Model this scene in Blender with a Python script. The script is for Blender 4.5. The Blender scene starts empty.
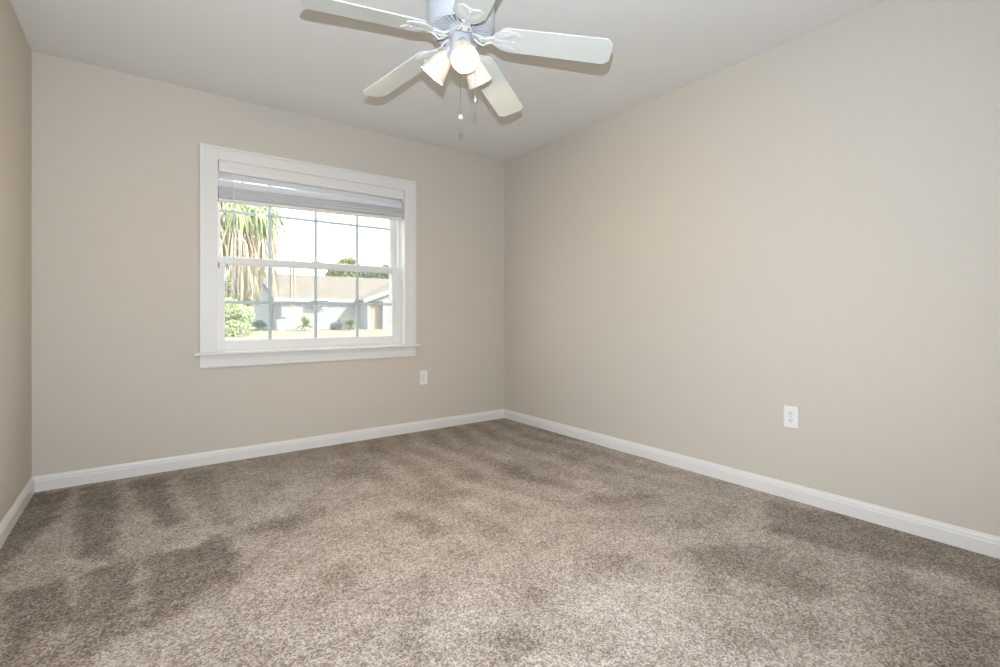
import bpy, bmesh, math, random
import numpy as np
from mathutils import Vector, Matrix
random.seed(7)
sc = bpy.context.scene
COL = sc.collection

# ------------------------------------------------------------------ camera, sky, lights, exposure
YAW = math.radians(36.495)
CAM_H = 0.9796
cam = bpy.data.cameras.new('camera'); cam.sensor_width = 36.0
cam.lens = 483.4 / 1000 * 36; cam.shift_y = -0.0184; cam.clip_start = 0.02; cam.clip_end = 500
co = bpy.data.objects.new('camera', cam); COL.objects.link(co)
co.location = (0, 0, CAM_H); co.rotation_euler = (math.pi / 2, 0, -YAW)
sc.camera = co

w = bpy.data.worlds.new('sky'); sc.world = w; w.use_nodes = True
bg = w.node_tree.nodes['Background']
bg.inputs[0].default_value = (0.92, 0.965, 1.0, 1); bg.inputs[1].default_value = 6.0

def light(name, kind, loc, power, color, **kw):
    l = bpy.data.lights.new(name, kind); l.energy = power; l.color = color
    for k, v in kw.items(): setattr(l, k, v)
    o = bpy.data.objects.new(name, l); COL.objects.link(o); o.location = loc
    return o
sun = light('sun', 'SUN', (0, -20, 30), 15.0, (1.0, 0.95, 0.86), angle=math.radians(0.6))
sun.rotation_euler = Vector((-0.5, 0.6, -0.62)).to_track_quat('-Z', 'Y').to_euler()
# the photographer's flash, on top of the camera (it casts the blade shadows on the ceiling)
flash = light('camera_flash', 'SPOT', (0, 0, 1.165), 275, (0.77, 0.87, 1.0), spot_size=math.radians(155), spot_blend=0.9, shadow_soft_size=0.008)
flash.rotation_euler = Vector((math.sin(YAW), math.cos(YAW), 0.10)).to_track_quat('-Z', 'Y').to_euler()
LAMP = 610.0        # emission of each fan bulb

vs = sc.view_settings
sc.display_settings.display_device = 'sRGB'
vs.view_transform = 'Standard'; vs.look = 'None'; vs.gamma = 1; vs.use_curve_mapping = False
vs.exposure = 0.0

# ------------------------------------------------------------------ helpers
def s2l(c):
    return tuple((x / 12.92 if x <= .04045 else ((x + .055) / 1.055) ** 2.4) for x in c)
def hexc(r, g, b): return s2l((r / 255, g / 255, b / 255))

def mat(name, color, rough=0.5, spec=0.4, metal=0.0, bump=None, vary=None, trans=0.0):
    """Principled material; bump=(scale, strength, distance); vary=(scale, amount) mottles the colour."""
    m = bpy.data.materials.new(name); m.use_nodes = True
    nt = m.node_tree; b = nt.nodes['Principled BSDF']
    b.inputs['Base Color'].default_value = (*color, 1)
    b.inputs['Roughness'].default_value = rough
    b.inputs['Specular IOR Level'].default_value = spec
    b.inputs['Metallic'].default_value = metal
    tc = nt.nodes.new('ShaderNodeTexCoord')
    if bump:
        n = nt.nodes.new('ShaderNodeTexNoise'); n.inputs['Scale'].default_value = bump[0]; n.inputs['Detail'].default_value = 4
        nt.links.new(tc.outputs['Object'], n.inputs['Vector'])
        bp = nt.nodes.new('ShaderNodeBump'); bp.inputs['Strength'].default_value = bump[1]; bp.inputs['Distance'].default_value = bump[2]
        nt.links.new(n.outputs['Fac'], bp.inputs['Height']); nt.links.new(bp.outputs['Normal'], b.inputs['Normal'])
    if vary:
        n = nt.nodes.new('ShaderNodeTexNoise'); n.inputs['Scale'].default_value = vary[0]; n.inputs['Detail'].default_value = 3
        nt.links.new(tc.outputs['Object'], n.inputs['Vector'])
        r = nt.nodes.new('ShaderNodeValToRGB')
        r.color_ramp.elements[0].position = .3; r.color_ramp.elements[1].position = .7
        r.color_ramp.elements[0].color = (*[max(0, c * (1 - vary[1])) for c in color], 1)
        r.color_ramp.elements[1].color = (*[min(1, c * (1 + vary[1])) for c in color], 1)
        nt.links.new(n.outputs['Fac'], r.inputs['Fac']); nt.links.new(r.outputs['Color'], b.inputs['Base Color'])
    if trans:
        out = nt.nodes['Material Output']
        t = nt.nodes.new('ShaderNodeBsdfTranslucent'); t.inputs[0].default_value = (*color, 1)
        mx = nt.nodes.new('ShaderNodeMixShader'); mx.inputs[0].default_value = trans
        nt.links.new(b.outputs[0], mx.inputs[1]); nt.links.new(t.outputs[0], mx.inputs[2]); nt.links.new(mx.outputs[0], out.inputs[0])
    return m

def box(bm, x0, x1, y0, y1, z0, z1, M=None):
    vs_ = [bm.verts.new(p) for p in ((x0, y0, z0), (x1, y0, z0), (x1, y1, z0), (x0, y1, z0), (x0, y0, z1), (x1, y0, z1), (x1, y1, z1), (x0, y1, z1))]
    if M is not None:
        for v in vs_: v.co = M @ v.co
    for f in ((3, 2, 1, 0), (4, 5, 6, 7), (0, 1, 5, 4), (1, 2, 6, 5), (2, 3, 7, 6), (3, 0, 4, 7)):
        bm.faces.new([vs_[i] for i in f])
    return vs_

def prism(bm, pts, t0, t1, axis='z', M=None):
    """extrude a 2-D outline along an axis: z -> (u,v,t), x -> (t,u,v), y -> (u,t,v)"""
    def P(u, v, t): return {'z': (u, v, t), 'x': (t, u, v), 'y': (u, t, v)}[axis]
    a = [bm.verts.new(P(u, v, t0)) for u, v in pts]; b = [bm.verts.new(P(u, v, t1)) for u, v in pts]
    if M is not None:
        for v in a + b: v.co = M @ v.co
    n = len(pts)
    bm.faces.new(a[::-1]); bm.faces.new(b)
    for i in range(n): bm.faces.new((a[i], a[(i + 1) % n], b[(i + 1) % n], b[i]))

def lathe(bm, prof, seg=40, M=None, cap=True):
    rings = []
    for r, z in prof:
        ring = [bm.verts.new((r * math.cos(2 * math.pi * i / seg), r * math.sin(2 * math.pi * i / seg), z)) for i in range(seg)]
        if M is not None:
            for v in ring: v.co = M @ v.co
        rings.append(ring)
    for a, b in zip(rings, rings[1:]):
        for i in range(seg): bm.faces.new((a[i], a[(i + 1) % seg], b[(i + 1) % seg], b[i]))
    if cap:
        bm.faces.new(rings[0][::-1]); bm.faces.new(rings[-1])

def tube(bm, path, r, seg=8):
    path = [Vector(p) for p in path]; rs = r if isinstance(r, (list, tuple)) else [r] * len(path)
    rings = []
    for i, p in enumerate(path):
        d = (path[min(i + 1, len(path) - 1)] - path[max(i - 1, 0)]).normalized()
        up = Vector((0, 0, 1)) if abs(d.z) < .9 else Vector((1, 0, 0))
        u = d.cross(up).normalized(); v = d.cross(u)
        rings.append([bm.verts.new(p + rs[i] * (u * math.cos(2 * math.pi * k / seg) + v * math.sin(2 * math.pi * k / seg))) for k in range(seg)])
    for a, b in zip(rings, rings[1:]):
        for k in range(seg): bm.faces.new((a[k], a[(k + 1) % seg], b[(k + 1) % seg], b[k]))
    bm.faces.new(rings[0][::-1]); bm.faces.new(rings[-1])

def strap(bm, path, width, thick, side):
    """flat bar swept along a path; width along the vector `side`"""
    path = [Vector(p) for p in path]; side = Vector(side).normalized()
    ws = width if isinstance(width, (list, tuple)) else [width] * len(path)
    rings = []
    for i, p in enumerate(path):
        d = (path[min(i + 1, len(path) - 1)] - path[max(i - 1, 0)]).normalized()
        n = d.cross(side).normalized()
        rings.append([bm.verts.new(p + side * a * ws[i] / 2 + n * b * thick / 2) for a, b in ((-1, -1), (1, -1), (1, 1), (-1, 1))])
    for a, b in zip(rings, rings[1:]):
        for k in range(4): bm.faces.new((a[k], a[(k + 1) % 4], b[(k + 1) % 4], b[k]))
    bm.faces.new(rings[0][::-1]); bm.faces.new(rings[-1])

BASE = {}            # world position of every object's root (roots are unrotated unless built locally)
def build(name, bm, material, parent=None, loc=None, local=False, bevel=0.0, smooth=False, seg=2):
    """link ONE mesh object. Geometry is in world space unless local=True."""
    bmesh.ops.recalc_face_normals(bm, faces=bm.faces)
    base = BASE[parent.name] if parent else Vector(loc if loc is not None else (0, 0, 0))
    if not local: bmesh.ops.translate(bm, verts=bm.verts, vec=-base)
    me = bpy.data.meshes.new(name); bm.to_mesh(me); bm.free()
    for mm in (material if isinstance(material, (list, tuple)) else [material]): me.materials.append(mm)
    o = bpy.data.objects.new(name, me); COL.objects.link(o)
    if parent: o.parent = parent
    else: o.location = base
    BASE[o.name] = base
    if smooth:
        for p in me.polygons: p.use_smooth = True
        if smooth is True: me.set_sharp_from_angle(angle=math.radians(38))
    if bevel:
        b = o.modifiers.new('bevel', 'BEVEL'); b.width = bevel; b.segments = seg; b.limit_method = 'ANGLE'; b.angle_limit = math.radians(40)
        b.harden_normals = False
    return o
def tag(o, label=None, cat=None, group=None, kind=None):
    if label: o['label'] = label
    if cat: o['category'] = cat
    if group: o['group'] = group
    if kind: o['kind'] = kind
    return o
def empty(name, loc, rz=0.0):
    o = bpy.data.objects.new(name, None); COL.objects.link(o); o.location = loc; o.rotation_euler = (0, 0, rz)
    o.empty_display_size = .1; BASE[o.name] = Vector(loc); return o
def NB(): return bmesh.new()
def copy_tree(o, parent=None):
    c = o.copy(); COL.objects.link(c); c.parent = parent
    for ch in list(o.children): copy_tree(ch, c)
    return c

# ------------------------------------------------------------------ materials
M_wall = mat('beige_wall_paint', (0.61, 0.558, 0.485), .75, .25, bump=(140, .12, .002))
M_ceil = mat('white_ceiling_paint', (0.795, 0.78, 0.75), .9, .1, bump=(90, .15, .002))
M_trim = mat('white_trim_paint', (0.76, 0.74, 0.71), .35, .4)
M_vinyl = mat('white_vinyl', (0.77, 0.765, 0.75), .4, .4)
M_grid = mat('grey_white_muntin', (0.70, 0.74, 0.75), .5, .3, trans=.28)
M_blind = mat('white_blind_slat', (0.80, 0.81, 0.82), .5, .3, trans=.17)
M_fanwhite = mat('white_fan_metal', (0.57, 0.585, 0.61), .35, .4)
M_blade = mat('cream_white_blade', (0.72, 0.74, 0.69), .5, .3, vary=(6, .03))
M_iron = mat('white_fan_iron', (0.73, 0.735, 0.72), .4, .4)
M_plastic = mat('white_outlet_plastic', (0.82, 0.82, 0.80), .35, .4)
M_dark = mat('dark_slot', (0.04, 0.04, 0.04), .6, .2)
M_steel = mat('grey_steel', (0.45, 0.45, 0.44), .3, .5, metal=.9)
M_brass = mat('brown_latch', (0.40, 0.27, 0.14), .4, .5, metal=.4)

def glass_mat(name, gloss, tint, scatter=0.0):
    m = bpy.data.materials.new(name); m.use_nodes = True; nt = m.node_tree; nt.nodes.clear()
    out = nt.nodes.new('ShaderNodeOutputMaterial'); t = nt.nodes.new('ShaderNodeBsdfTransparent'); t.inputs[0].default_value = (*tint, 1)
    g = nt.nodes.new('ShaderNodeBsdfGlossy'); g.inputs['Roughness'].default_value = .02
    mx = nt.nodes.new('ShaderNodeMixShader'); mx.inputs[0].default_value = gloss
    nt.links.new(t.outputs[0], mx.inputs[1]); nt.links.new(g.outputs[0], mx.inputs[2])
    if scatter:
        d = nt.nodes.new('ShaderNodeBsdfDiffuse'); d.inputs[0].default_value = (.5, .52, .54, 1)
        m2 = nt.nodes.new('ShaderNodeMixShader'); m2.inputs[0].default_value = scatter
        nt.links.new(mx.outputs[0], m2.inputs[1]); nt.links.new(d.outputs[0], m2.inputs[2]); mx = m2
    nt.links.new(mx.outputs[0], out.inputs[0])
    return m
M_glass = glass_mat('window_glass', .035, (.97, .985, .98), scatter=.045)  # scatter veils the pane, outdoor glare put in as a pale film
M_screen = glass_mat('insect_screen_mesh', 0.0, (1, 1, 1), scatter=.16)

def shade_glass():
    m = bpy.data.materials.new('frosted_lamp_glass'); m.use_nodes = True; nt = m.node_tree; nt.nodes.clear()
    out = nt.nodes.new('ShaderNodeOutputMaterial')
    t = nt.nodes.new('ShaderNodeBsdfTranslucent'); t.inputs[0].default_value = (.92, .90, .84, 1)
    d = nt.nodes.new('ShaderNodeBsdfDiffuse'); d.inputs[0].default_value = (.80, .76, .68, 1)
    g = nt.nodes.new('ShaderNodeBsdfGlossy'); g.inputs['Roughness'].default_value = .25
    a = nt.nodes.new('ShaderNodeMixShader'); a.inputs[0].default_value = .88
    b = nt.nodes.new('ShaderNodeMixShader'); b.inputs[0].default_value = .06
    nt.links.new(t.outputs[0], a.inputs[1]); nt.links.new(d.outputs[0], a.inputs[2])
    nt.links.new(a.outputs[0], b.inputs[1]); nt.links.new(g.outputs[0], b.inputs[2]); nt.links.new(b.outputs[0], out.inputs[0])
    return m
M_shade = shade_glass()
def emit(name, col, s):
    m = bpy.data.materials.new(name); m.use_nodes = True; nt = m.node_tree; nt.nodes.clear()
    out = nt.nodes.new('ShaderNodeOutputMaterial'); e = nt.nodes.new('ShaderNodeEmission')
    e.inputs[0].default_value = (*col, 1); e.inputs[1].default_value = s; nt.links.new(e.outputs[0], out.inputs[0]); return m
M_bulb = emit('lit_bulb', (1.0, 0.72, 0.36), LAMP)

def carpet_mat():
    m = bpy.data.materials.new('brown_cut_pile_carpet'); m.use_nodes = True; nt = m.node_tree; b = nt.nodes['Principled BSDF']
    N = nt.nodes.new; L = nt.links.new
    b.inputs['Roughness'].default_value = 1; b.inputs['Specular IOR Level'].default_value = .05
    b.inputs['Sheen Weight'].default_value = .15
    tc = N('ShaderNodeTexCoord')
    vor = N('ShaderNodeTexVoronoi'); vor.inputs['Scale'].default_value = 185; L(tc.outputs['Object'], vor.inputs['Vector'])
    sep = N('ShaderNodeSeparateColor'); L(vor.outputs['Color'], sep.inputs[0])
    att = N('ShaderNodeAttribute'); att.attribute_name = 'nap_shade'
    # patchy fibres: fine clumps and broader mottling of the pile
    n1 = N('ShaderNodeTexNoise'); n1.inputs['Scale'].default_value = 28; n1.inputs['Detail'].default_value = 5; n1.inputs['Roughness'].default_value = .65
    L(tc.outputs['Object'], n1.inputs['Vector'])
    n2 = N('ShaderNodeTexNoise'); n2.inputs['Scale'].default_value = 5.0; n2.inputs['Detail'].default_value = 4
    L(tc.outputs['Object'], n2.inputs['Vector'])
    def mth(op, a, c, k=None):
        x = N('ShaderNodeMath'); x.operation = op
        for i, v in enumerate((a, c, k)):
            if v is None: continue
            if isinstance(v, (int, float)): x.inputs[i].default_value = v
            else: L(v, x.inputs[i])
        return x.outputs[0]
    nap_shade = mth('MULTIPLY_ADD', mth('SUBTRACT', n2.outputs['Fac'], .5), 1.3, att.outputs['Fac'])
    nap_shade = mth('MULTIPLY_ADD', mth('SUBTRACT', n1.outputs['Fac'], .5), 1.6, nap_shade)
    # tuft brightness: random per tuft, pushed down where the pile lies away and by the painted far shade
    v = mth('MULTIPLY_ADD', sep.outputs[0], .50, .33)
    v = mth('SUBTRACT', v, mth('MULTIPLY', nap_shade, .30))
    rmp = N('ShaderNodeValToRGB'); cr = rmp.color_ramp
    cr.elements[0].position = 0.0; cr.elements[0].color = (*hexc(74, 62, 49), 1)
    cr.elements[1].position = 1.0; cr.elements[1].color = (*hexc(224, 215, 205), 1)
    for p, c in ((.25, (110, 97, 82)), (.5, (152, 139, 124)), (.75, (189, 178, 166))):
        e = cr.elements.new(p); e.color = (*hexc(*c), 1)
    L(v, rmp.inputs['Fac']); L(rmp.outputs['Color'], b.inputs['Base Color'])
    bp = N('ShaderNodeBump'); bp.inputs['Strength'].default_value = .45; bp.inputs['Distance'].default_value = .005
    L(mth('ADD', sep.outputs[0], mth('MULTIPLY', vor.outputs['Distance'], -1.2)), bp.inputs['Height'])
    L(bp.outputs['Normal'], b.inputs['Normal'])
    return m
M_carpet = carpet_mat()

# ------------------------------------------------------------------ room shell
D, R, L_, H, BACK = 3.690, 2.781, -0.4926, 2.44, -0.45
T = 0.2
WX0, WX1, WZ0, WZ1 = 0.395, 1.745, 0.715, 2.015

# carpet strokes left by the vacuum (pile brushed the other way) and one broad lighter patch, in metres on the floor
POLY=[
 (0.9,0.03,[(-0.405, 2.427), (-0.324, 2.398), (-0.217, 2.401), (-0.205, 2.334), (-0.191, 2.434), (-0.102, 2.423), (-0.008, 2.441), (0.197, 2.416), (0.26, 2.486), (0.303, 2.419), (0.314, 2.173), (0.208, 1.989), (0.127, 1.903), (0.019, 1.886), (-0.078, 1.871), (-0.178, 1.746), (-0.291, 1.746)]),
 (-0.7,0.02,[(-0.217, 2.401), (-0.193, 2.427), (-0.175, 2.169), (-0.196, 2.17)]),
 (-0.7,0.025,[(-0.02, 2.42), (0.015, 2.424), (0.009, 1.925), (-0.027, 1.939)]),
 (-0.7,0.04,[(-0.262, 2.035), (-0.17, 2.008), (-0.152, 1.882), (-0.248, 1.911)]),
 (0.85,0.03,[(-0.507, 3.631), (-0.319, 3.623), (-0.347, 3.063), (-0.392, 2.852), (-0.426, 2.556), (-0.436, 2.466), (-0.511, 2.886)]),
 (0.8,0.03,[(-0.284, 3.617), (-0.114, 3.593), (-0.094, 2.944), (-0.091, 2.473), (-0.186, 2.524), (-0.243, 2.921)]),
 (0.75,0.03,[(-0.082, 3.59), (0.111, 3.579), (0.123, 3.011), (0.164, 2.754), (0.084, 2.705), (0.03, 2.924)]),
 (0.5,0.04,[(0.146, 3.576), (0.372, 3.552), (0.352, 2.925), (0.336, 2.558), (0.257, 2.657), (0.245, 3.004)]),
 (0.6,0.05,[(0.358, 2.476), (0.491, 2.512), (0.718, 2.491), (0.724, 2.397), (0.546, 2.363), (0.364, 2.385)]),
 (0.55,0.04,[(0.24, 2.133), (0.346, 2.149), (0.425, 2.215), (0.376, 2.07), (0.305, 1.998), (0.249, 1.943), (0.216, 1.865)]),
 (0.7,0.04,[(2.61, 1.204), (2.827, 0.855), (2.863, 0.501), (2.756, 0.337), (2.432, 0.297), (2.445, 0.484), (2.385, 0.622), (2.335, 0.813), (2.272, 1.035)]),
 (0.55,0.05,[(1.845, 1.164), (2.116, 0.997), (2.179, 0.793), (1.893, 0.653), (1.827, 0.791), (1.73, 0.96), (1.575, 0.888), (1.69, 1.016)]),
 (0.5,0.06,[(2.353, 0.645), (2.26, 0.396), (2.103, 0.257), (1.873, 0.229), (1.646, 0.397), (1.879, 0.542)]),
 (-0.3,0.12,[(1.154, 1.214), (1.692, 1.059), (1.352, 0.813), (1.114, 0.85), (0.89, 1.016)]),
]
ELL=[
 (0.6,(0.618, 3.03),(0.051, -0.038),(0.015, 0.072)),
 (0.6,(1.049, 3.002),(0.076, -0.056),(0.04, 0.116)),
 (0.6,(1.024, 2.16),(0.055, -0.04),(0.025, 0.054)),
 (0.6,(1.082, 1.993),(0.049, -0.036),(0.036, 0.066)),
 (0.65,(1.296, 2.298),(0.087, -0.064),(0.05, 0.089)),
 (0.7,(1.894, 2.401),(0.127, -0.094),(0.086, 0.109)),
 (0.5,(1.9, 2.124),(0.104, -0.077),(0.08, 0.089)),
 (0.5,(1.584, 2.444),(0.058, -0.043),(0.049, 0.075)),
 (0.6,(1.305, 1.763),(0.058, -0.043),(0.036, 0.049)),
 (0.4,(1.3, 3.405),(0.082, -0.06),(0.039, 0.101)),
 (0.55,(0.602, 1.778),(0.048, -0.035),(0.032, 0.094)),
 (0.55,(0.891, 1.154),(0.063, -0.047),(0.033, 0.043)),
 (0.5,(0.649, 1.333),(0.034, -0.025),(0.036, 0.074)),
 (0.5,(0.296, 1.514),(0.081, -0.06),(0.01, 0.054)),
 (0.5,(1.093, 1.274),(0.033, -0.025),(0.035, 0.041)),
 (0.5,(0.825, 1.613),(0.03, -0.022),(0.028, 0.055)),
 (0.4,(0.541, 2.341),(0.073, -0.054),(0.02, 0.087)),
 (0.5,(1.949, 1.744),(0.085, -0.063),(0.053, 0.047)),
 (0.45,(2.119, 1.618),(0.094, -0.069),(0.092, 0.07)),
 (0.4,(2.105, 1.318),(0.077, -0.057),(0.062, 0.039)),
 (0.4,(1.536, 1.269),(0.045, -0.033),(0.038, 0.031)),
 (0.4,(1.076, 1.66),(0.039, -0.029),(0.027, 0.042)),
 (0.3,(0.491, 1.704),(0.033, -0.025),(0.017, 0.06)),
 (0.4,(1.053, 0.98),(0.047, -0.035),(0.025, 0.023)),
 (0.4,(1.473, 0.723),(0.061, -0.045),(0.045, 0.022)),
 (0.4,(2.435, 2.409),(0.141, -0.104),(0.105, 0.103)),
 (0.3,(2.633, 2.768),(0.126, -0.093),(0.084, 0.089)),
]
def nap_shade_value(P):
    out = np.zeros(len(P))
    def pd(poly):                           # signed distance to a polygon (inside > 0)
        poly = np.array(poly); d = np.full(len(P), 1e9); ins = np.zeros(len(P), bool)
        for a, b in zip(poly, np.roll(poly, -1, 0)):
            ab = b - a; t = np.clip(((P - a) @ ab) / max(1e-9, ab @ ab), 0, 1)
            d = np.minimum(d, np.hypot(*(P - (a + t[:, None] * ab)).T))
            c = ((a[1] > P[:, 1]) != (b[1] > P[:, 1])) & (P[:, 0] < (b[0] - a[0]) * (P[:, 1] - a[1]) / (b[1] - a[1] + 1e-12) + a[0])
            ins ^= c
        return np.where(ins, d, -d)
    X, Y = P.T
    rag = .012 * np.sin(31 * X + 9 * Y) * np.sin(23 * Y - 6 * X) + .010 * np.sin(57 * X - 41 * Y)     # ragged stroke edges
    for i, (v, s, poly) in enumerate(POLY):
        x = np.clip((pd(poly) + rag) / s * .5 + .5, 0, 1); x = v * x * x * (3 - 2 * x)
        if i == 0: x = x * np.clip((Y - 1.45 - .25 * np.abs(X)) / .55, .25, 1)     # the big patch fades out towards the viewer
        out += x
    for v, c, u, q in ELL:
        M = np.linalg.inv(np.array([u, q]).T); e = (P - np.array(c)) @ M.T; rr = np.hypot(*e.T)
        out += v * np.exp(-rr ** 2 * .8)
    # long strokes parallel to the right wall
    X, Y = P.T
    wob = .06 * np.sin(2.3 * Y + 1) + .03 * np.sin(7.1 * Y + 2.2 * X)
    st = np.sin(2 * math.pi * (X + wob) / .23)
    m = 1 / (1 + np.exp(-(X - 1.05) * 8)) * 1 / (1 + np.exp(-(Y - 1.75) * 6))
    out += .20 * st * m + .22 * m / (1 + np.exp(-(Y - 2.6) * 5))  # second term deepens the painted far shade on the right
    out += .22 / (1 + np.exp(-(Y - 2.5) * 4))      # far half darkened, shade painted into the carpet colour
    return np.clip(out, -1, 1.2)

def make_floor():
    nx, ny = 165, 208
    xs = np.linspace(L_ - .02, R + .02, nx); ys = np.linspace(BACK - .02, D + .02, ny)
    G = np.array([(x, y) for y in ys for x in xs])
    verts = [(x, y, 0.0) for x, y in G]
    faces = [(j * nx + i, j * nx + i + 1, (j + 1) * nx + i + 1, (j + 1) * nx + i) for j in range(ny - 1) for i in range(nx - 1)]
    me = bpy.data.meshes.new('floor'); me.from_pydata(verts, [], faces)
    a = me.attributes.new('nap_shade', 'FLOAT', 'POINT'); a.data.foreach_set('value', nap_shade_value(G).astype(np.float32))
    me.materials.append(M_carpet)
    o = bpy.data.objects.new('floor', me); COL.objects.link(o); BASE[o.name] = Vector((0, 0, 0))
    tag(o, 'brown speckled cut pile carpet with vacuum marks across the room', 'floor', kind='structure')
make_floor()

def struct(name, bm, m, label, cat, bevel=0.0, smooth=False):
    return tag(build(name, bm, m, bevel=bevel, smooth=smooth), label, cat, kind='structure')
bm = NB(); box(bm, L_ - T, R + T, BACK - T, D + T, H, H + T)
struct('ceiling', bm, M_ceil, 'flat white painted ceiling above the fan', 'ceiling')
bm = NB(); box(bm, L_ - T, L_, BACK - T, D + T, -.1, H)
struct('wall_left', bm, M_wall, 'narrow strip of beige wall at the left edge', 'wall')
bm = NB(); box(bm, R, R + T, BACK - T, D + T, -.1, H)
struct('wall_right', bm, M_wall, 'long plain beige wall with the nearer outlet on the right', 'wall')
bm = NB(); box(bm, L_, R, BACK - T, BACK, -.1, H)
struct('wall_front', bm, M_wall, 'beige wall behind the photographer', 'wall')
bm = NB()
def holed(bm, y0, y1, hx0, hx1, hz0, hz1):
    box(bm, L_, hx0, y0, y1, -.1, H); box(bm, hx1, R, y0, y1, -.1, H)
    box(bm, hx0, hx1, y0, y1, -.1, hz0); box(bm, hx0, hx1, y0, y1, hz1, H)
holed(bm, D, D + .15, WX0, WX1, WZ0, WZ1)
holed(bm, D + .15, D + T, WX0 + .035, WX1 - .05, WZ0 + .03, WZ1 - .03)
struct('wall_back', bm, M_wall, 'beige wall holding the white window', 'wall')

BB = [(0, 0), (.014, 0), (.014, .055), (.011, .062), (.011, .068), (.006, .077), (.004, .084), (0, .084)]
bm = NB(); prism(bm, [(D - u, v) for u, v in BB], L_, R, 'x')
struct('baseboard_back', bm, M_trim, 'white baseboard under the window wall', 'baseboard')
bm = NB(); prism(bm, [(R - u, v) for u, v in BB], BACK, D - .014, 'y')
struct('baseboard_right', bm, M_trim, 'white baseboard along the long right wall', 'baseboard')
bm = NB(); prism(bm, [(L_ + u, v) for u, v in BB], BACK, D - .014, 'y')
struct('baseboard_left', bm, M_trim, 'white baseboard along the left wall', 'baseboard')

# ------------------------------------------------------------------ window
win = tag(empty('window_1', (1.07, D, WZ0)), 'white double hung grid window looking onto a street', 'window', kind='structure')
def ring(bm, x0, x1, z0, z1, y0, y1, wl, wr, wb, wt):
    box(bm, x0, x0 + wl, y0, y1, z0, z1); box(bm, x1 - wr, x1, y0, y1, z0, z1)
    box(bm, x0 + wl, x1 - wr, y0, y1, z0, z0 + wb); box(bm, x0 + wl, x1 - wr, y0, y1, z1 - wt, z1)
CX0, CX1, CZ1 = .298, 1.840, 2.094
# casing: two side boards and a head, with a raised outer band
for nm, x0, x1 in (('casing', CX0, WX0 + .006), ('casing', WX1 - .006, CX1)):
    bm = NB(); box(bm, x0, x1, D - .018, D, .735, CZ1)
    if x0 == CX0: box(bm, x0, x0 + .016, D - .026, D - .018, .735, CZ1)
    else: box(bm, x1 - .016, x1, D - .026, D - .018, .735, CZ1)
    build(nm, bm, M_trim, win, bevel=.002)
bm = NB(); box(bm, WX0 + .006, WX1 - .006, D - .018, D, 2.008, CZ1); box(bm, CX0 + .016, CX1 - .016, D - .026, D - .018, CZ1 - .016, CZ1)
build('head_casing', bm, M_trim, win, bevel=.002)
bm = NB(); box(bm, .266, 1.872, D - .045, D + .07, .715, .735)
build('window_stool', bm, M_trim, win, bevel=.005)
bm = NB(); box(bm, CX0, CX1, D - .016, D, .632, .715); box(bm, CX0, CX1, D - .024, D - .016, .695, .715); box(bm, CX0 + .002, CX1 - .002, D - .020, D - .016, .636, .650)
build('apron', bm, M_trim, win, bevel=.002)
bm = NB(); ring(bm, WX0, WX1, .735, WZ1, D - .001, D + .06, .007, .007, .004, .007)
build('jamb', bm, M_trim, win)
bm = NB(); ring(bm, WX0, WX1, .725, WZ1, D + .06, D + .15, .014, .028, .012, .02)
ring(bm, WX0 + .016, WX1 - .028, .737, WZ1 - .02, D + .10, D + .108, .006, .012, .006, .006)
build('window_frame', bm, M_vinyl, win, bevel=.002)
SX0, SX1 = .405, 1.722
def sash(name, y0, y1, z0, z1, wl, wr, wb, wt, zmid, bars, SX0=SX0):
    bm = NB(); ring(bm, SX0, SX1, z0, z1, y0, y1, wl, wr, wb, wt)
    ring(bm, SX0 + wl - .012, SX1 - wr + .012, z0 + wb - .012, z1 - wt + .012, y0 + .008, y1 - .008, .018, .018, .018, .018)
    s = build(name, bm, M_vinyl, win, bevel=.0025)
    gx0, gx1, gz0, gz1 = SX0 + wl, SX1 - wr, z0 + wb, z1 - wt
    yc = (y0 + y1) / 2
    bm = NB(); box(bm, gx0 - .004, gx1 + .004, yc - .002, yc + .002, gz0 - .004, gz1 + .004); build('glass_pane', bm, M_glass, s)
    for xx in bars:
        bm = NB(); box(bm, xx - .0115, xx + .0115, yc + .003, yc + .011, gz0, gz1); build('muntin', bm, M_grid, s, bevel=.002)
    bm = NB(); box(bm, gx0, gx1, yc + .004, yc + .010, zmid - .0105, zmid + .0105); build('muntin', bm, M_grid, s, bevel=.002)
    return s
lower = sash('lower_sash', D + .066, D + .094, .737, 1.375, .042, .050, .066, .044, 1.068, (.737, 1.056, 1.377))
upper = sash('upper_sash', D + .108, D + .134, 1.338, WZ1 - .02, .030, .050, .040, .030, 1.70, (.744, 1.067, 1.391), SX0=.392)
bm = NB(); box(bm, WX0 + .018, WX1 - .03, D + .140, D + .1412, .735, 1.36); build('insect_screen', bm, M_screen, win)
bm = NB(); box(bm, SX0 + .001, SX0 + .013, D + .052, D + .066, 1.300, 1.335); box(bm, SX0 + .003, SX0 + .011, D + .046, D + .053, 1.312, 1.322)
tag(build('sash_latch', bm, M_brass, win, bevel=.002), 'small brown latch')
bm = NB(); box(bm, 1.03, 1.09, D + .066, D + .10, 1.375, 1.387); box(bm, 1.05, 1.07, D + .056, D + .10, 1.383, 1.392)
build('sash_lock', bm, M_vinyl, win, bevel=.003)

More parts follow.
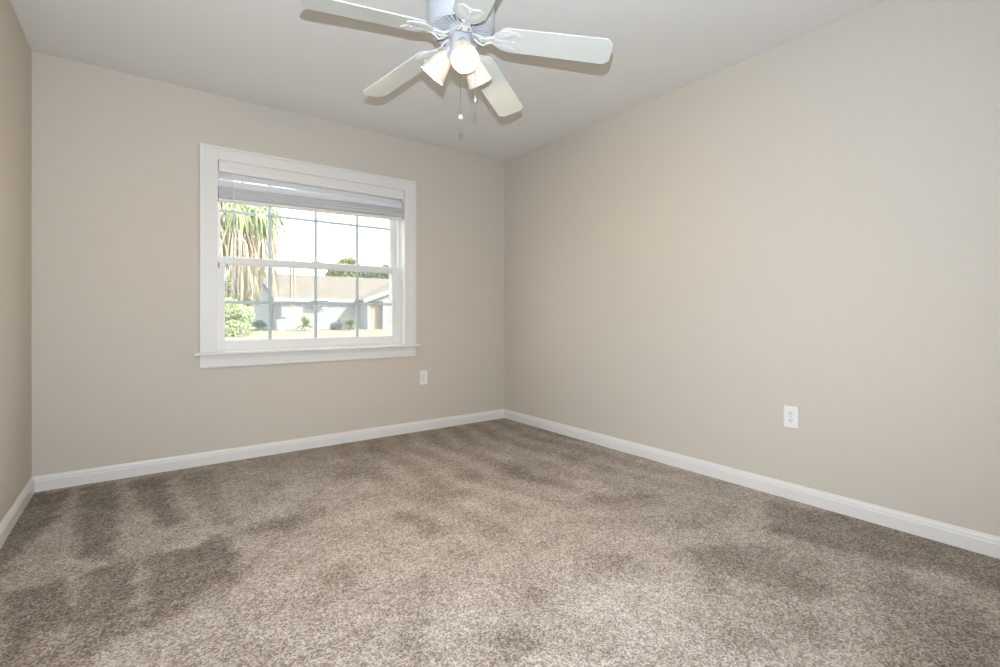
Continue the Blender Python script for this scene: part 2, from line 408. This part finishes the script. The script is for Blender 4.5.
# ------------------------------------------------------------------ blind
bl = tag(empty('window_blind', (1.07, D + .03, 2.005)), 'white slatted blind drawn up to the top of the window', 'blind')
BX0, BX1 = .404, 1.736
bm = NB(); prism(bm, [(D - .009, 1.938), (D - .005, 1.933), (D + .010, 1.933), (D + .010, 2.0078), (D - .009, 2.0078), (D - .012, 1.990), (D - .012, 1.953)], BX0 + .003, BX1 - .003, 'x')
build('valance', bm, M_trim, bl)
bm = NB(); box(bm, BX0 + .004, BX1 - .004, D + .014, D + .055, 1.960, 2.004); build('headrail', bm, M_vinyl, bl)
def slat(z0, z1, pitch=0.0):
    b = NB(); n = 5; w_ = .05
    M = Matrix.Translation((BX0 + .004, D + .032, z0)) @ Matrix.Rotation(-math.atan2(z1 - z0, BX1 - BX0 - .008), 4, 'Y') @ Matrix.Rotation(pitch, 4, 'X')
    pts = [(-w_ / 2 + w_ * i / n, .003 * math.sin(math.pi * i / n)) for i in range(n + 1)]
    pts = pts + [(u, v - .0046) for u, v in reversed(pts)]
    prism(b, pts, 0, BX1 - BX0 - .008, 'x', M)
    return build('slat', b, M_blind, bl)
slat(1.918, 1.926, 1.22); slat(1.868, 1.890, 1.15)
NS = 13
for k in range(NS):
    slat(1.768 + .0062 * k, 1.794 + .0062 * k + .0015 * (k % 3), random.uniform(-.03, .03))
M = Matrix.Translation((BX0 + .004, D + .032, 1.751)) @ Matrix.Rotation(-math.atan2(.026, BX1 - BX0), 4, 'Y')
bm = NB(); box(bm, 0, BX1 - BX0 - .008, -.026, .026, -.010, .010, M); build('bottom_rail', bm, M_trim, bl, bevel=.003)
for x in (.60, 1.07, 1.56):
    zb = 1.748 + .026 * (x - BX0) / (BX1 - BX0)
    bm = NB()
    for yy in (D + .004, D + .060): tube(bm, [(x, yy, zb), (x, yy, 1.965)], .0014, 6)
    box(bm, x - .006, x + .006, D + .003, D + .006, zb - .006, zb + .010)
    build('ladder_cord', bm, M_vinyl, bl)
bm = NB(); tube(bm, [(.492, D - .018, 1.945), (.492, D - .019, 1.5), (.492, D - .019, 1.16)], .0042, 8); lathe(bm, [(.004, 1.10), (.006, 1.11), (.006, 1.16), (.004, 1.165)], 10, Matrix.Translation((.492, D - .019, 0)))
tube(bm, [(.492, D + .004, 1.95), (.492, D - .018, 1.95), (.492, D - .018, 1.93)], .0025, 6)
build('tilt_wand', bm, M_vinyl, bl, smooth=True)
bm = NB(); box(bm, WX1 - .022, WX1 - .008, D - .004, D + .01, 1.915, 1.948); build('bracket_clip', bm, M_trim, bl, bevel=.002)
bm = NB(); box(bm, WX0 + .0075, WX0 + .010, D - .003, D + .012, 1.945, 1.995); build('end_bracket', bm, M_steel, bl)

# ------------------------------------------------------------------ outlets
def outlet(loc, rz):
    r = empty('wall_outlet', loc, rz)               # local: plate faces -Y, its back at y = 0
    b = NB(); box(b, -.036, .036, -.006, 0, -.058, .058); build('cover_plate', b, M_plastic, r, local=True, bevel=.003, seg=3)
    for s in (-1, 1):
        b = NB(); pts = []
        for i in range(20):
            a = 2 * math.pi * i / 20; pts.append((max(-.0145, min(.0145, .0175 * math.cos(a))), s * .0195 + max(-.0135, min(.0135, .0165 * math.sin(a)))))
        prism(b, pts, -.0085, -.005, 'y'); rc = build('receptacle', b, M_plastic, r, local=True)
        b = NB()
        for x, hh in ((-.0062, .0045), (.0062, .0035)): box(b, x - .0014, x + .0014, -.0089, -.008, s * .0195 + .002 - hh + .001, s * .0195 + .002 + hh + .001)
        lathe(b, [(.0024, -.0002), (.0024, .0004)], 10, Matrix.Translation((0, -.0087, s * .0195 - .0075)) @ Matrix.Rotation(math.pi / 2, 4, 'X'))
        tag(build('slot', b, M_dark, rc, local=True), 'dark plug slots')
    b = NB(); lathe(b, [(.0033, 0), (.0033, .0012), (.002, .0018)], 12, Matrix.Translation((0, -.006, 0)) @ Matrix.Rotation(math.pi / 2, 4, 'X')); build('screw', b, M_steel, r, local=True)
    return r
o1 = tag(outlet((1.919, D, .449), 0), 'small white duplex outlet low on the wall right of the window', 'outlet', 'white wall outlets')
o2 = copy_tree(o1); o2.location = (R, 1.148, .437); o2.rotation_euler = (0, 0, -math.pi / 2)
tag(o2, 'larger looking white outlet in the middle of the long right wall', 'outlet', 'white wall outlets')

# ------------------------------------------------------------------ ceiling fan
FX, FY = 1.1066, 1.7806
fan = tag(empty('ceiling_fan', (FX, FY, H)), 'white five blade ceiling fan with three lit lamp shades', 'ceiling fan')
TX, TY, ZB = -.0159, .0125, 2.1905
FT = Matrix.Translation((FX, FY, 0))
bm = NB()
lathe(bm, [(.118, 2.4395), (.122, 2.425), (.138, 2.40), (.145, 2.37), (.1465, 2.25), (.143, 2.222), (.136, 2.206), (.128, 2.204), (.126, 2.214), (.070, 2.214), (.060, 2.204)], 64, FT)
mh = build('motor_housing', bm, M_fanwhite, fan, smooth=True)
bm = NB()
for i in range(36):
    Mr = FT @ Matrix.Rotation(2 * math.pi * i / 36, 4, 'Z')
    prism(bm, [(.066, -.0030), (.130, -.0062), (.130, .0062), (.066, .0030)], 2.200, 2.206, 'z', Mr)
lathe(bm, [(.127, 2.2005), (.132, 2.2005), (.132, 2.206), (.127, 2.206), (.127, 2.2005)], 64, FT, cap=False); lathe(bm, [(.058, 2.199), (.070, 2.199), (.070, 2.207), (.058, 2.207), (.058, 2.199)], 48, FT, cap=False)
build('vent_ribs', bm, M_fanwhite, mh)
bm = NB()
for i in range(36):
    Mr = FT @ Matrix.Rotation(2 * math.pi * (i + .5) / 36, 4, 'Z')
    prism(bm, [(.070, -.0030), (.126, -.0052), (.126, .0052), (.070, .0030)], 2.2110, 2.2139, 'z', Mr)  # brown plates stand in for the shade inside the slots
tag(build('vent_slot_shade', bm, mat('slot_shade_brown', (.30, .22, .12), .8, .1), mh), 'brown strips painted as the shade between the ribs')
bm = NB(); lathe(bm, [(.045, 2.182), (.058, 2.184), (.062, 2.189), (.062, 2.197), (.056, 2.204), (.045, 2.204)], 48, FT)
build('flywheel', bm, M_fanwhite, fan, smooth=True)
bm = NB(); lathe(bm, [(.030, 2.100), (.044, 2.104), (.0475, 2.115), (.0475, 2.180), (.045, 2.186)], 48, FT)
build('switch_housing', bm, M_fanwhite, fan, smooth=True)

TH0, PITCH, BW, BR, CONE = 4.3262, .206, .1443, .6494, .1308   # the old blades droop
def blade_frame(k):
    a = TH0 + k * 2 * math.pi / 5
    dz = TX * math.cos(a) + TY * math.sin(a)
    return Matrix.Translation((FX, FY, ZB)) @ Matrix.Rotation(a, 4, 'Z') @ Matrix.Rotation(CONE - math.atan(dz), 4, 'Y') @ Matrix.Rotation(-PITCH, 4, 'X')
def rounded_outline():
    pts = []
    r0, w0, w1, c = .165, .134, BW, .025
    for i in range(9):                        # rounded root
        a = math.pi / 2 + math.pi * i / 8
        pts.append((r0 + .035 + .035 * math.cos(a), w0 / 2 * math.sin(a) * (1 if abs(math.sin(a)) > .99 else .97)))
    pts += [(BR - c, -w1 / 2), (BR - .004, -w1 / 2 + c - .004), (BR, -w1 / 2 + c + .004), (BR, w1 / 2 - c - .004), (BR - .004, w1 / 2 - c + .004), (BR - c, w1 / 2)]
    return pts
def petal(bm, cx, cy, ang, L, W, z, h, M):
    n = 9
    out = []
    for i in range(n + 1):
        t = i / n; out.append((L * t, W * math.sin(math.pi * t ** .8) * .5))
    pts = out + [(u, -v) for u, v in reversed(out[1:-1])]
    c, s = math.cos(ang), math.sin(ang)
    pts = [(cx + u * c - v * s, cy + u * s + v * c) for u, v in pts]
    ctr = bm.verts.new(M @ Vector((sum(p[0] for p in pts) / len(pts), sum(p[1] for p in pts) / len(pts), z - h)))
    vsb = [bm.verts.new(M @ Vector((u, v, z))) for u, v in pts]
    for i in range(len(vsb)): bm.faces.new((vsb[i], vsb[(i + 1) % len(vsb)], ctr))
for k in range(5):
    F = blade_frame(k)
    bm = NB(); prism(bm, rounded_outline(), -.003, .003, 'z', F)
    blade = build('fan_blade', bm, M_blade, fan, bevel=.0015)
    # decorative iron under the blade: two-petal plate on a curved arm
    bm = NB()
    half = [(.118, .010), (.140, .020), (.160, .040), (.185, .054), (.215, .058), (.245, .050), (.262, .034), (.254, .018), (.246, .006)]
    pts = half + [(.250, 0)] + [(u, -v) for u, v in reversed(half)]
    prism(bm, pts, -.0085, -.0032, 'z', F)
    for sg in (-1, 1):
        petal(bm, .150, sg * .010, sg * .42, .100, .040, -.0085, .006, F)
        petal(bm, .185, sg * .030, sg * .25, .066, .030, -.0085, .005, F)
    petal(bm, .135, 0, 0, .085, .026, -.0085, .007, F)
    for rr, yy in ((.20, .033), (.20, -.033), (.232, 0)):
        lathe(bm, [(.005, -.0125), (.0062, -.011), (.0062, -.008)], 10, F @ Matrix.Translation((rr, yy, 0)))
    a = TH0 + k * 2 * math.pi / 5
    ca, sa = math.cos(a), math.sin(a)
    Fi = F @ Vector((.150, 0, -.006)); Fj = F @ Vector((.122, 0, -.006))
    def pol(r, z): return Vector((FX + ca * r, FY + sa * r, z))
    path = [pol(.050, 2.190), pol(.070, 2.178), pol(.084, 2.162), pol(.096, 2.164), pol(.108, Fj.z - .001), Fj, Fi]
    strap(bm, path, [.030, .026, .022, .022, .026, .032, .036], .007, (-sa, ca, 0))
    for sg in (-1, 1):     # scrolled side arms
        off = Vector((-sa, ca, 0)) * sg
        p2 = [pol(.055, 2.182) + off * .020, pol(.076, 2.168) + off * .030, pol(.096, 2.158) + off * .026, pol(.116, Fj.z - .006) + off * .016, F @ Vector((.140, sg * .012, -.007))]
        tube(bm, p2, [.005, .0055, .005, .005, .004], 8)
    build('blade_iron', bm, M_iron, fan, smooth=True)

# light kit
bm = NB(); lathe(bm, [(.012, 2.062), (.020, 2.066), (.050, 2.080), (.060, 2.091), (.060, 2.102), (.050, 2.106), (.030, 2.106)], 40, FT)
build('light_fitter', bm, M_fanwhite, fan, smooth=True)
def lamp(az, tilt, zb):
    tilt = math.radians(tilt)
    ca, sa = math.cos(az), math.sin(az)
    axis = Vector((ca * math.cos(tilt), sa * math.cos(tilt), -math.sin(tilt)))
    base = Vector((FX + ca * .055, FY + sa * .055, zb))
    q = axis.to_track_quat('Z', 'Y').to_matrix().to_4x4()
    M = Matrix.Translation(base) @ q
    bm = NB()
    lathe(bm, [(.012, -.032), (.018, -.028), (.022, -.012), (.024, .010), (.024, .022)], 28, M)
    tube(bm, [(FX + ca * .03, FY + sa * .03, 2.098), (FX + ca * .046, FY + sa * .046, 2.126), base - axis * .02], .010, 10)
    build('lamp_socket', bm, M_fanwhite, fan, smooth=True)
    outer = [(.0245, .008), (.027, .014), (.033, .028), (.040, .048), (.046, .070), (.050, .090), (.0535, .108), (.0585, .122)]
    inner = [(r - .003, z) for r, z in reversed(outer)]
    bm = NB(); lathe(bm, outer + [(.0570, .1235)] + inner, 48, M, cap=False)
    sh = tag(build('lamp_shade', bm, M_shade, fan, smooth=True), 'frosted glass bell shade, lit')
    bm = NB(); lathe(bm, [(.010, .022), (.012, .032), (.020, .050), (.0265, .068), (.028, .080), (.0255, .094), (.017, .104), (.006, .108)], 24, M)
    build('light_bulb', bm, M_bulb, sh, smooth=True)
for az, tl, zb in ((246, 55, 2.120), (128, 50, 2.126), (16, 50, 2.126)): lamp(math.radians(az), tl, zb)
def chain(x, y, ztop, zbot, metal):
    bm = NB(); n = 16
    tube(bm, [(x, y, ztop), (x, y, zbot)], .0011, 6)
    for i in range(int((ztop - zbot) / .006)):
        bmesh.ops.create_icosphere(bm, subdivisions=1, radius=.0018, matrix=Matrix.Translation((x, y, zbot + .006 * i)))
    c = build('pull_chain', bm, M_steel, fan, smooth=True)
    bm = NB(); prof = [(.003, 0), (.0085, -.006), (.0105, -.014), (.0095, -.020), (.004, -.024)] if not metal else [(.002, 0), (.004, -.010), (.0085, -.020), (.0095, -.024), (.004, -.027)]
    lathe(bm, [(r, zbot + z) for r, z in reversed(prof)], 18, Matrix.Translation((x, y, 0))); build('pull_knob', bm, M_trim, c, smooth=True)
    if metal:
        bm = NB(); lathe(bm, [(.0098, zbot - .026), (.0108, zbot - .024), (.0108, zbot - .020), (.0098, zbot - .0185)], 18, Matrix.Translation((x, y, 0)))
        tag(build('metal_band', bm, M_steel, c, smooth=True), 'thin steel band at the foot')
fw = Vector((math.sin(YAW), math.cos(YAW), 0)); rt = Vector((math.cos(YAW), -math.sin(YAW), 0))
c1 = Vector((FX, FY, 0)) + fw * .046 + rt * -.004; c2 = Vector((FX, FY, 0)) + fw * -.012 + rt * .070
chain(c1.x, c1.y, 2.10, 1.866, False)
bm = None
c2 = Vector((FX, FY, 0)) + rt * .062
chain(c2.x, c2.y, 2.096, 1.925, True)

# ------------------------------------------------------------------ outdoors: lawn, house, plants
GZ = -0.12
M_lawn = mat('dry_lawn', (0.195, 0.168, 0.117), .95, .05, bump=(8, .3, .03), vary=(.35, .18))
M_siding = mat('white_painted_wall', (.27, .275, .28), .8, .1)
M_soffit = mat('tan_soffit', (0.375, 0.315, 0.225), .8, .1)
M_roof = mat('beige_shingles', (0.141, 0.122, 0.102), .9, .1, bump=(5, .4, .03), vary=(1.2, .12))
M_fascia = mat('white_fascia', (0.558, 0.558, 0.558), .6, .2)
M_recess = mat('beige_door', (0.300, 0.255, 0.203), .7, .2)
M_shutter = mat('grey_awning', (0.109, 0.125, 0.140), .6, .2)
M_pane = mat('house_window_glass', (0.196, 0.252, 0.252), .15, .5)
M_bin = mat('white_bin', (0.413, 0.427, 0.450), .5, .3)
M_lid = mat('dark_grey_lid', (0.06, 0.07, 0.09), .5, .3)
M_trunk = mat('palm_bark', (0.234, 0.171, 0.117), .9, .1, bump=(12, .5, .02))
M_dead = mat('dead_palm_frond', (.45, .385, .30), .85, .1, vary=(9, .28), trans=.3)
M_green = mat('green_palm_frond', (.17, .22, .10), .6, .2, vary=(5, .35), trans=.25)
def leafmat(n, c, v=.35): return mat(n, c, .7, .15, vary=(1.6, v), trans=.25)

bm = NB()
box(bm, -30, 60, D + T + .01, 95, GZ - .3, GZ)
tag(build('ground', bm, M_lawn), 'dry straw coloured lawn outside the window', 'lawn', kind='structure')

hx0, hx1, hy, hw = 8.2, 26.0, 38.0, 11.6
ez, rz = 2.23, 4.36
house = tag(empty('house', (16, 42, GZ)), 'white bungalow with a beige roof and left gable across the lawn', 'house')
bm = NB()
prism(bm, [(hy, GZ), (hy + hw, GZ), (hy + hw, ez), (hy + hw / 2, rz - .12), (hy, ez)], hx0, hx1, 'x')
build('wall', bm, M_siding, house)
ov = .35; sl = (rz - ez) / (hw / 2)
bm = NB()
for s in (-1, 1):
    ym = hy + hw / 2
    ye = ym + s * (hw / 2 + ov); zE = ez - sl * ov
    prism(bm, [(ym, rz), (ye, zE), (ye, zE + .10), (ym, rz + .10)], hx0 - .55, hx1 + .4, 'x')
build('roof', bm, M_roof, house)
bm = NB()
M_rake_shade = mat('grey_blue_rake_shade', (.11, .125, .15), .7, .2)  # near rake board's shade is put into its colour
for s in (-1, 1):
    ym = hy + hw / 2; ye = ym + s * (hw / 2 + ov); zE = ez - sl * ov
    prism(bm, [(ym, rz - .16), (ye, zE - .16), (ye, zE + .12), (ym, rz + .12)], hx0 - .62, hx0 - .55, 'x')
    tb = build('rake_board', bm, M_rake_shade if s < 0 else M_fascia, house); bm = NB()
bm.free()
bm = NB(); box(bm, hx0 - .55, 13.5, hy - ov - .04, hy - ov, ez - sl * ov - .10, ez - sl * ov + .11)
build('fascia', bm, M_fascia, house)
bm = NB(); box(bm, hx0, 13.9, hy - .03, hy, ez - .28, ez - .02)
build('soffit_board', bm, M_soffit, house)
# front wing with a gable towards us, and its recessed entry
wx0, wx1, wy = 13.95, 22.0, 36.0
xm = (wx0 + wx1) / 2; wr = ez + sl * (wx1 - wx0) / 2
rx0, rx1, rzt = 14.15, 15.2, 2.05
bm = NB()
prism(bm, [(wx0, GZ), (rx0, GZ), (rx0, ez), (wx0, ez)], wy, hy - .01, 'y')
prism(bm, [(rx1, GZ), (wx1, GZ), (wx1, ez), (rx1, ez)], wy, hy - .01, 'y')
prism(bm, [(rx0, rzt), (rx1, rzt), (rx1, ez), (rx0, ez)], wy, hy - .01, 'y')
prism(bm, [(wx0, ez), (wx1, ez), (xm, wr - .08)], wy, hy - .01, 'y')
build('wall', bm, M_siding, house)
bm = NB(); box(bm, rx0, rx1, wy + .55, wy + .62, GZ, rzt); d_ = build('entry_door', bm, M_recess, house)
bm = NB(); box(bm, rx0 + .12, rx1 - .12, wy + .53, wy + .55, .9, 1.8); box(bm, rx0 + .12, rx1 - .12, wy + .53, wy + .55, .1, .75); build('door_panel', bm, M_recess, d_, bevel=.02)
bm = NB()
for s in (-1, 1):
    xe = xm + s * ((wx1 - wx0) / 2 + .45); zE = ez - sl * .45
    prism(bm, [(xm, wr), (xe, zE), (xe, zE + .10), (xm, wr + .10)], wy - .4, hy + 4.8, 'y')
build('roof', bm, M_roof, house)
for s in (-1, 1):
    bm = NB(); xe = xm + s * ((wx1 - wx0) / 2 + .45); zE = ez - sl * .45
    prism(bm, [(xm, wr - .14), (xe, zE - .14), (xe, zE + .12), (xm, wr + .12)], wy - .47, wy - .40, 'y'); build('rake_board', bm, M_fascia, house)
# window with a scalloped awning
bm = NB()
for x0, x1, z0, z1 in ((10.55, 10.62, .68, 1.55), (11.34, 11.41, .68, 1.55), (10.62, 11.34, .68, .75), (10.62, 11.34, 1.48, 1.55), (10.95, 11.0, .75, 1.48), (10.62, 11.34, 1.09, 1.13)):
    box(bm, x0, x1, hy - .06, hy, z0, z1)
hwn = build('window', bm, M_fascia, house)
bm = NB(); box(bm, 10.62, 11.34, hy - .03, hy - .01, .75, 1.48); build('pane', bm, M_pane, hwn)
bm = NB(); 
pts = [(10.1, 2.06), (11.42, 2.06), (11.42, 1.58)]
for i in range(6):
    for t in (0.25, .5, .75, 1.0):
        x = 11.42 - (i + t) * 1.32 / 6; pts.append((x, 1.58 + .09 * math.sin(math.pi * t)))
prism(bm, pts[::-1], hy - .5, hy - .44, 'y'); prism(bm, [(hy - .5, 2.0), (hy, 2.12), (hy, 2.16), (hy - .5, 2.06)], 10.1, 11.42, 'x')
build('awning', bm, M_shutter, house)
bm = NB(); tube(bm, [(hx0 - .05, hy + 3.2, GZ), (hx0 - .05, hy + 3.2, 2.6)], .05, 8); box(bm, hx0 - .12, hx0, hy + 3.05, hy + 3.4, .45, 1.25)
tag(build('electric_meter', bm, M_shutter, house), 'dark grey meter box and pipe')

t = tag(empty('trash_bin', (7.75, 36.1, GZ)), 'pale round trash bin with a dark lid at the house corner', 'trash bin')
bm = NB(); lathe(bm, [(.24, GZ), (.27, GZ + .1), (.30, .68), (.31, .72)], 24, Matrix.Translation((7.75, 36.1, 0))); build('bin_body', bm, M_bin, t, smooth=True)
bm = NB(); lathe(bm, [(.33, .72), (.33, .77), (.25, .84), (.08, .87)], 24, Matrix.Translation((7.75, 36.1, 0))); build('lid', bm, M_lid, t, smooth=True)
fe = tag(empty('garden_fence', (8.8, 36.3, GZ)), 'low white picket fence between the trash bin and the spiky plant', 'fence')
for i in range(4):
    bm = NB(); x = 8.25 + i * .38; box(bm, x - .04, x + .04, 36.26, 36.34, GZ, .62); build('post', bm, M_bin, fe, bevel=.01)
for z in (.12, .48):
    bm = NB(); box(bm, 8.2, 9.45, 36.23, 36.26, z, z + .09); build('rail', bm, M_bin, fe)
for i in range(9):
    bm = NB(); x = 8.24 + i * .145; prism(bm, [(x - .03, GZ + .06), (x + .03, GZ + .06), (x + .03, .52), (x, .58), (x - .03, .52)], 36.20, 36.23, 'y'); build('picket', bm, M_bin, fe)

def leaves(bm, blobs, n, size, flat=.5):
    tot = sum(b[3] * b[4] * b[5] for b in blobs)
    for (cx, cy, cz, rx, ry, rz_) in blobs:
        for _ in range(int(n * rx * ry * rz_ / tot)):
            while True:
                p = Vector([random.uniform(-1, 1) for _ in range(3)])
                if .35 < p.length < 1: break
            c = Vector((cx + p.x * rx, cy + p.y * ry, cz + p.z * rz_))
            s = size * random.uniform(.6, 1.4)
            u = Vector([random.gauss(0, 1) for _ in range(3)]).normalized(); v = u.orthogonal().normalized()
            v = (Matrix.Rotation(random.uniform(0, 6.28), 3, u) @ v)
            k = u.cross(v)
            pts = [c - v * s, c + k * s * flat, c + v * s, c - k * s * flat]
            bm.faces.new([bm.verts.new(q + u * s * .12 * (1 if i % 2 else 0)) for i, q in enumerate(pts)])
def tree(name, label, cat, base, blobs, n, size, material, trunk_r, group=None, trunk_top=None):
    r = tag(empty(name, base), label, cat, group)
    bm = NB(); top = trunk_top if trunk_top is not None else max(b[2] for b in blobs)
    tube(bm, [base, (base[0] + .05, base[1], (base[2] + top) / 2), (base[0], base[1] + .05, top)], [trunk_r * 1.3, trunk_r, trunk_r * .5], 8)
    for b in blobs[1:4]: tube(bm, [(base[0] + .03, base[1], base[2] + (top - base[2]) * .45), (b[0], b[1], b[2])], [trunk_r * .6, trunk_r * .2], 6)
    build('trunk', bm, M_trunk, r, smooth=True)
    bm = NB(); leaves(bm, blobs, n, size); build('foliage', bm, material, r)
    return r
tree('bushy_tree', 'green and yellow bushy tree rising left of the house gable', 'tree', (5.7, 40, GZ),
     [(5.9, 40, 3.3, 1.1, 1.1, 1.3), (6.6, 40.4, 4.2, .9, .9, .9), (5.4, 39.8, 2.4, .9, .9, .9), (6.3, 40, 2.2, .8, .8, .7)], 2200, .17, leafmat('yellow_green_leaves', (0.182, 0.211, 0.058), .5), .14)
tree('blue_green_tree', 'blue green tree behind the hanging dead fronds', 'tree', (4.6, 44, GZ),
     [(4.6, 44, 2.9, 1.3, 1.2, 1.0), (3.6, 44, 2.4, 1.0, 1, .9), (5.5, 44, 2.3, .9, .9, .8)], 2000, .16, leafmat('blue_green_leaves', (0.115, 0.182, 0.144), .4), .13)
tree('pale_shrub_tree', 'pale lime shrub low at the left of the window view', 'shrub', (3.7, 28.1, GZ),
     [(3.5, 28, 1.30, .70, .6, .55), (4.15, 28.2, .95, .6, .5, .55), (3.1, 28, .8, .5, .4, .5), (3.6, 27.9, .35, .7, .5, .45), (4.3, 28.1, .35, .4, .4, .42)], 2600, .10, leafmat('lime_leaves', (0.421, 0.491, 0.257), .2), .06)
tree('leafy_tree', 'round green tree rising behind the roof, left of two', 'tree', (17.2, 52, GZ),
     [(17.4, 52, 5.2, 1.7, 1.5, 1.3), (18.0, 52, 6.0, 1.4, 1.4, 1.2), (16.4, 52, 4.9, 1.0, 1, .9)], 2600, .24, leafmat('olive_leaves', (0.171, 0.198, 0.081), .45), .2)
tree('leafy_tree', 'grey green tree rising behind the roof, right of two', 'tree', (23.2, 58, GZ),
     [(23.4, 58, 5.7, 2.2, 1.6, 1.5), (25.6, 58, 6.1, 2.0, 1.6, 1.4), (21.6, 58, 5.6, 1.3, 1.2, 1.3)], 2600, .24, leafmat('grey_green_leaves', (0.135, 0.180, 0.108), .4), .2)
tree('dark_shrub', 'small dark green shrub at the foot of the gable wall', 'shrub', (7.0, 39.8, GZ),
     [(7.0, 39.8, .25, .5, .45, .36)], 260, .12, leafmat('dark_leaves', (0.138, 0.199, 0.153)), .05, trunk_top=.3)
tree('grey_shrub', 'grey leaved shrub before the house wall beside the green spiky plant', 'shrub', (11.8, 36.4, GZ),
     [(11.55, 36.4, .18, .38, .3, .30), (11.95, 36.4, .28, .36, .35, .40)], 420, .10, leafmat('grey_leaves', (0.216, 0.243, 0.243)), .05, trunk_top=.4)
def spiky(label, base, n, hgt, material):
    r = tag(empty('spiky_plant', base), label, 'plant')
    bm = NB(); tube(bm, [base, (base[0], base[1], base[2] + hgt * .35)], [.09, .06], 8); build('stem', bm, M_trunk, r)
    bm = NB(); b0 = Vector(base) + Vector((0, 0, hgt * .30))
    for i in range(n):
        a = random.uniform(0, 6.28); el = random.uniform(-.25, 1.3); Ln = hgt * random.uniform(.6, .85)
        d = Vector((math.cos(a) * math.cos(el), math.sin(a) * math.cos(el), math.sin(el))); sd = Vector((-math.sin(a), math.cos(a), 0))
        strap(bm, [b0, b0 + d * Ln * .5, b0 + d * Ln + Vector((0, 0, -.18 * Ln))], [.10, .085, .008], .008, sd)
    build('leaves', bm, material, r)
spiky('spiky green yucca right of the white picket fence', (9.08, 35.0, GZ), 80, 1.25, leafmat('yucca_leaves', (0.324, 0.378, 0.162), .2))
spiky('spiky green plant in front of the wall beside the entry', (12.3, 35.3, GZ), 80, 1.2, leafmat('spiky_leaves', (0.234, 0.293, 0.140), .2))
bm = NB(); leaves(bm, [(5.8, 37.6, GZ + .02, 1.6, .9, .07)], 1500, .10); 
tag(build('ground_cover', bm, leafmat('ground_cover_leaves', (0.090, 0.144, 0.072)), loc=(5.8, 37.6, GZ)), 'dark green low ground cover along the gable wall', 'ground cover', kind='stuff')

# palm close to the window with its skirt of dead fronds
PX, PY = .97, 10.0
palm = tag(empty('palm_tree', (PX, PY, GZ)), 'palm tree with a shaggy skirt of dead fronds at the left', 'palm tree')
bm = NB(); tube(bm, [(PX, PY, GZ), (PX + .02, PY, 1.2), (PX, PY, 3.6)], [.22, .17, .15], 14)
for i in range(14): lathe(bm, [(.20 - .003 * i, GZ + .22 * i), (.215 - .003 * i, GZ + .22 * i + .03), (.19 - .003 * i, GZ + .22 * i + .08)], 14, Matrix.Translation((PX, PY, 0)))
build('trunk', bm, M_trunk, palm)
def frond(name, material, az, z0, reach, drop, length, n, width, spread, droop):
    bm = NB(); ca, sa = math.cos(az), math.sin(az)
    P = lambda r, z: Vector((PX + ca * r, PY + sa * r, z))
    pet = [P(.14, z0), P(.14 + reach * .5, z0 + .10 * (1 - drop)), P(.14 + reach, z0 - drop * reach)]
    tube(bm, pet, [.016, .012, .008], 6)
    tip = pet[-1]; out = (pet[2] - pet[1]).normalized(); sd = Vector((-sa, ca, 0))
    for i in range(n):
        f = (i + .5) / n * 2 - 1
        d = (out * math.cos(f * spread) + sd * math.sin(f * spread)).normalized()
        d = (d + Vector((random.gauss(0, .08), random.gauss(0, .08), random.gauss(0, .05)))).normalized()
        L1 = length * random.uniform(.75, 1.1)
        p1 = tip + d * L1 * (.45 - .3 * droop); dn = (d * (1 - droop) + Vector((0, 0, -droop))).normalized()
        p2 = p1 + dn * L1 * .35; p3 = p2 + (dn * .5 + Vector((random.gauss(0, .08), random.gauss(0, .08), -1)) * (.3 + .7 * droop)).normalized() * L1 * .4
        strap(bm, [tip, p1, p2, p3], [width * .5, width, width * .8, .003], .003, d.cross(Vector((0, 0, 1))) + Vector((.01, .02, 0)))
    return build(name, bm, material, palm)
for i in range(88):
    az = random.uniform(0, 2 * math.pi) if i < 16 else random.uniform(-2.0, 1.0)
    frond('dead_frond', M_dead, az, random.uniform(2.5, 3.4), random.uniform(.25, .95), random.uniform(.4, 1.0), random.uniform(.55, .95), 15, .020, 1.15, random.uniform(.6, .9))
for az, z0, rc, dr in ((-.9, 3.2, .85, .35), (-1.25, 3.15, .8, .38), (-.55, 3.3, .85, .4), (-.75, 3.05, .75, .3), (-1.0, 2.98, .7, .2), (.3, 3.4, .7, .4), (-2.2, 3.3, .6, .5), (1.2, 3.4, .6, .4), (2.2, 3.4, .7, .3), (3.3, 3.4, .7, .3)):
    tag(frond('green_frond', M_green, az, z0, rc, dr, .75, 15, .03, 1.2, .45), 'still green frond')
frond('dead_frond', M_dead, -.10, 3.1, 1.12, .95, 1.35, 7, .022, .25, .97)
frond('dead_frond', M_dead, -.25, 3.2, 1.16, .9, 1.1, 7, .022, .3, .97)
frond('dead_frond', M_dead, .1, 3.3, .95, .8, .6, 11, .022, 1.0, .5)
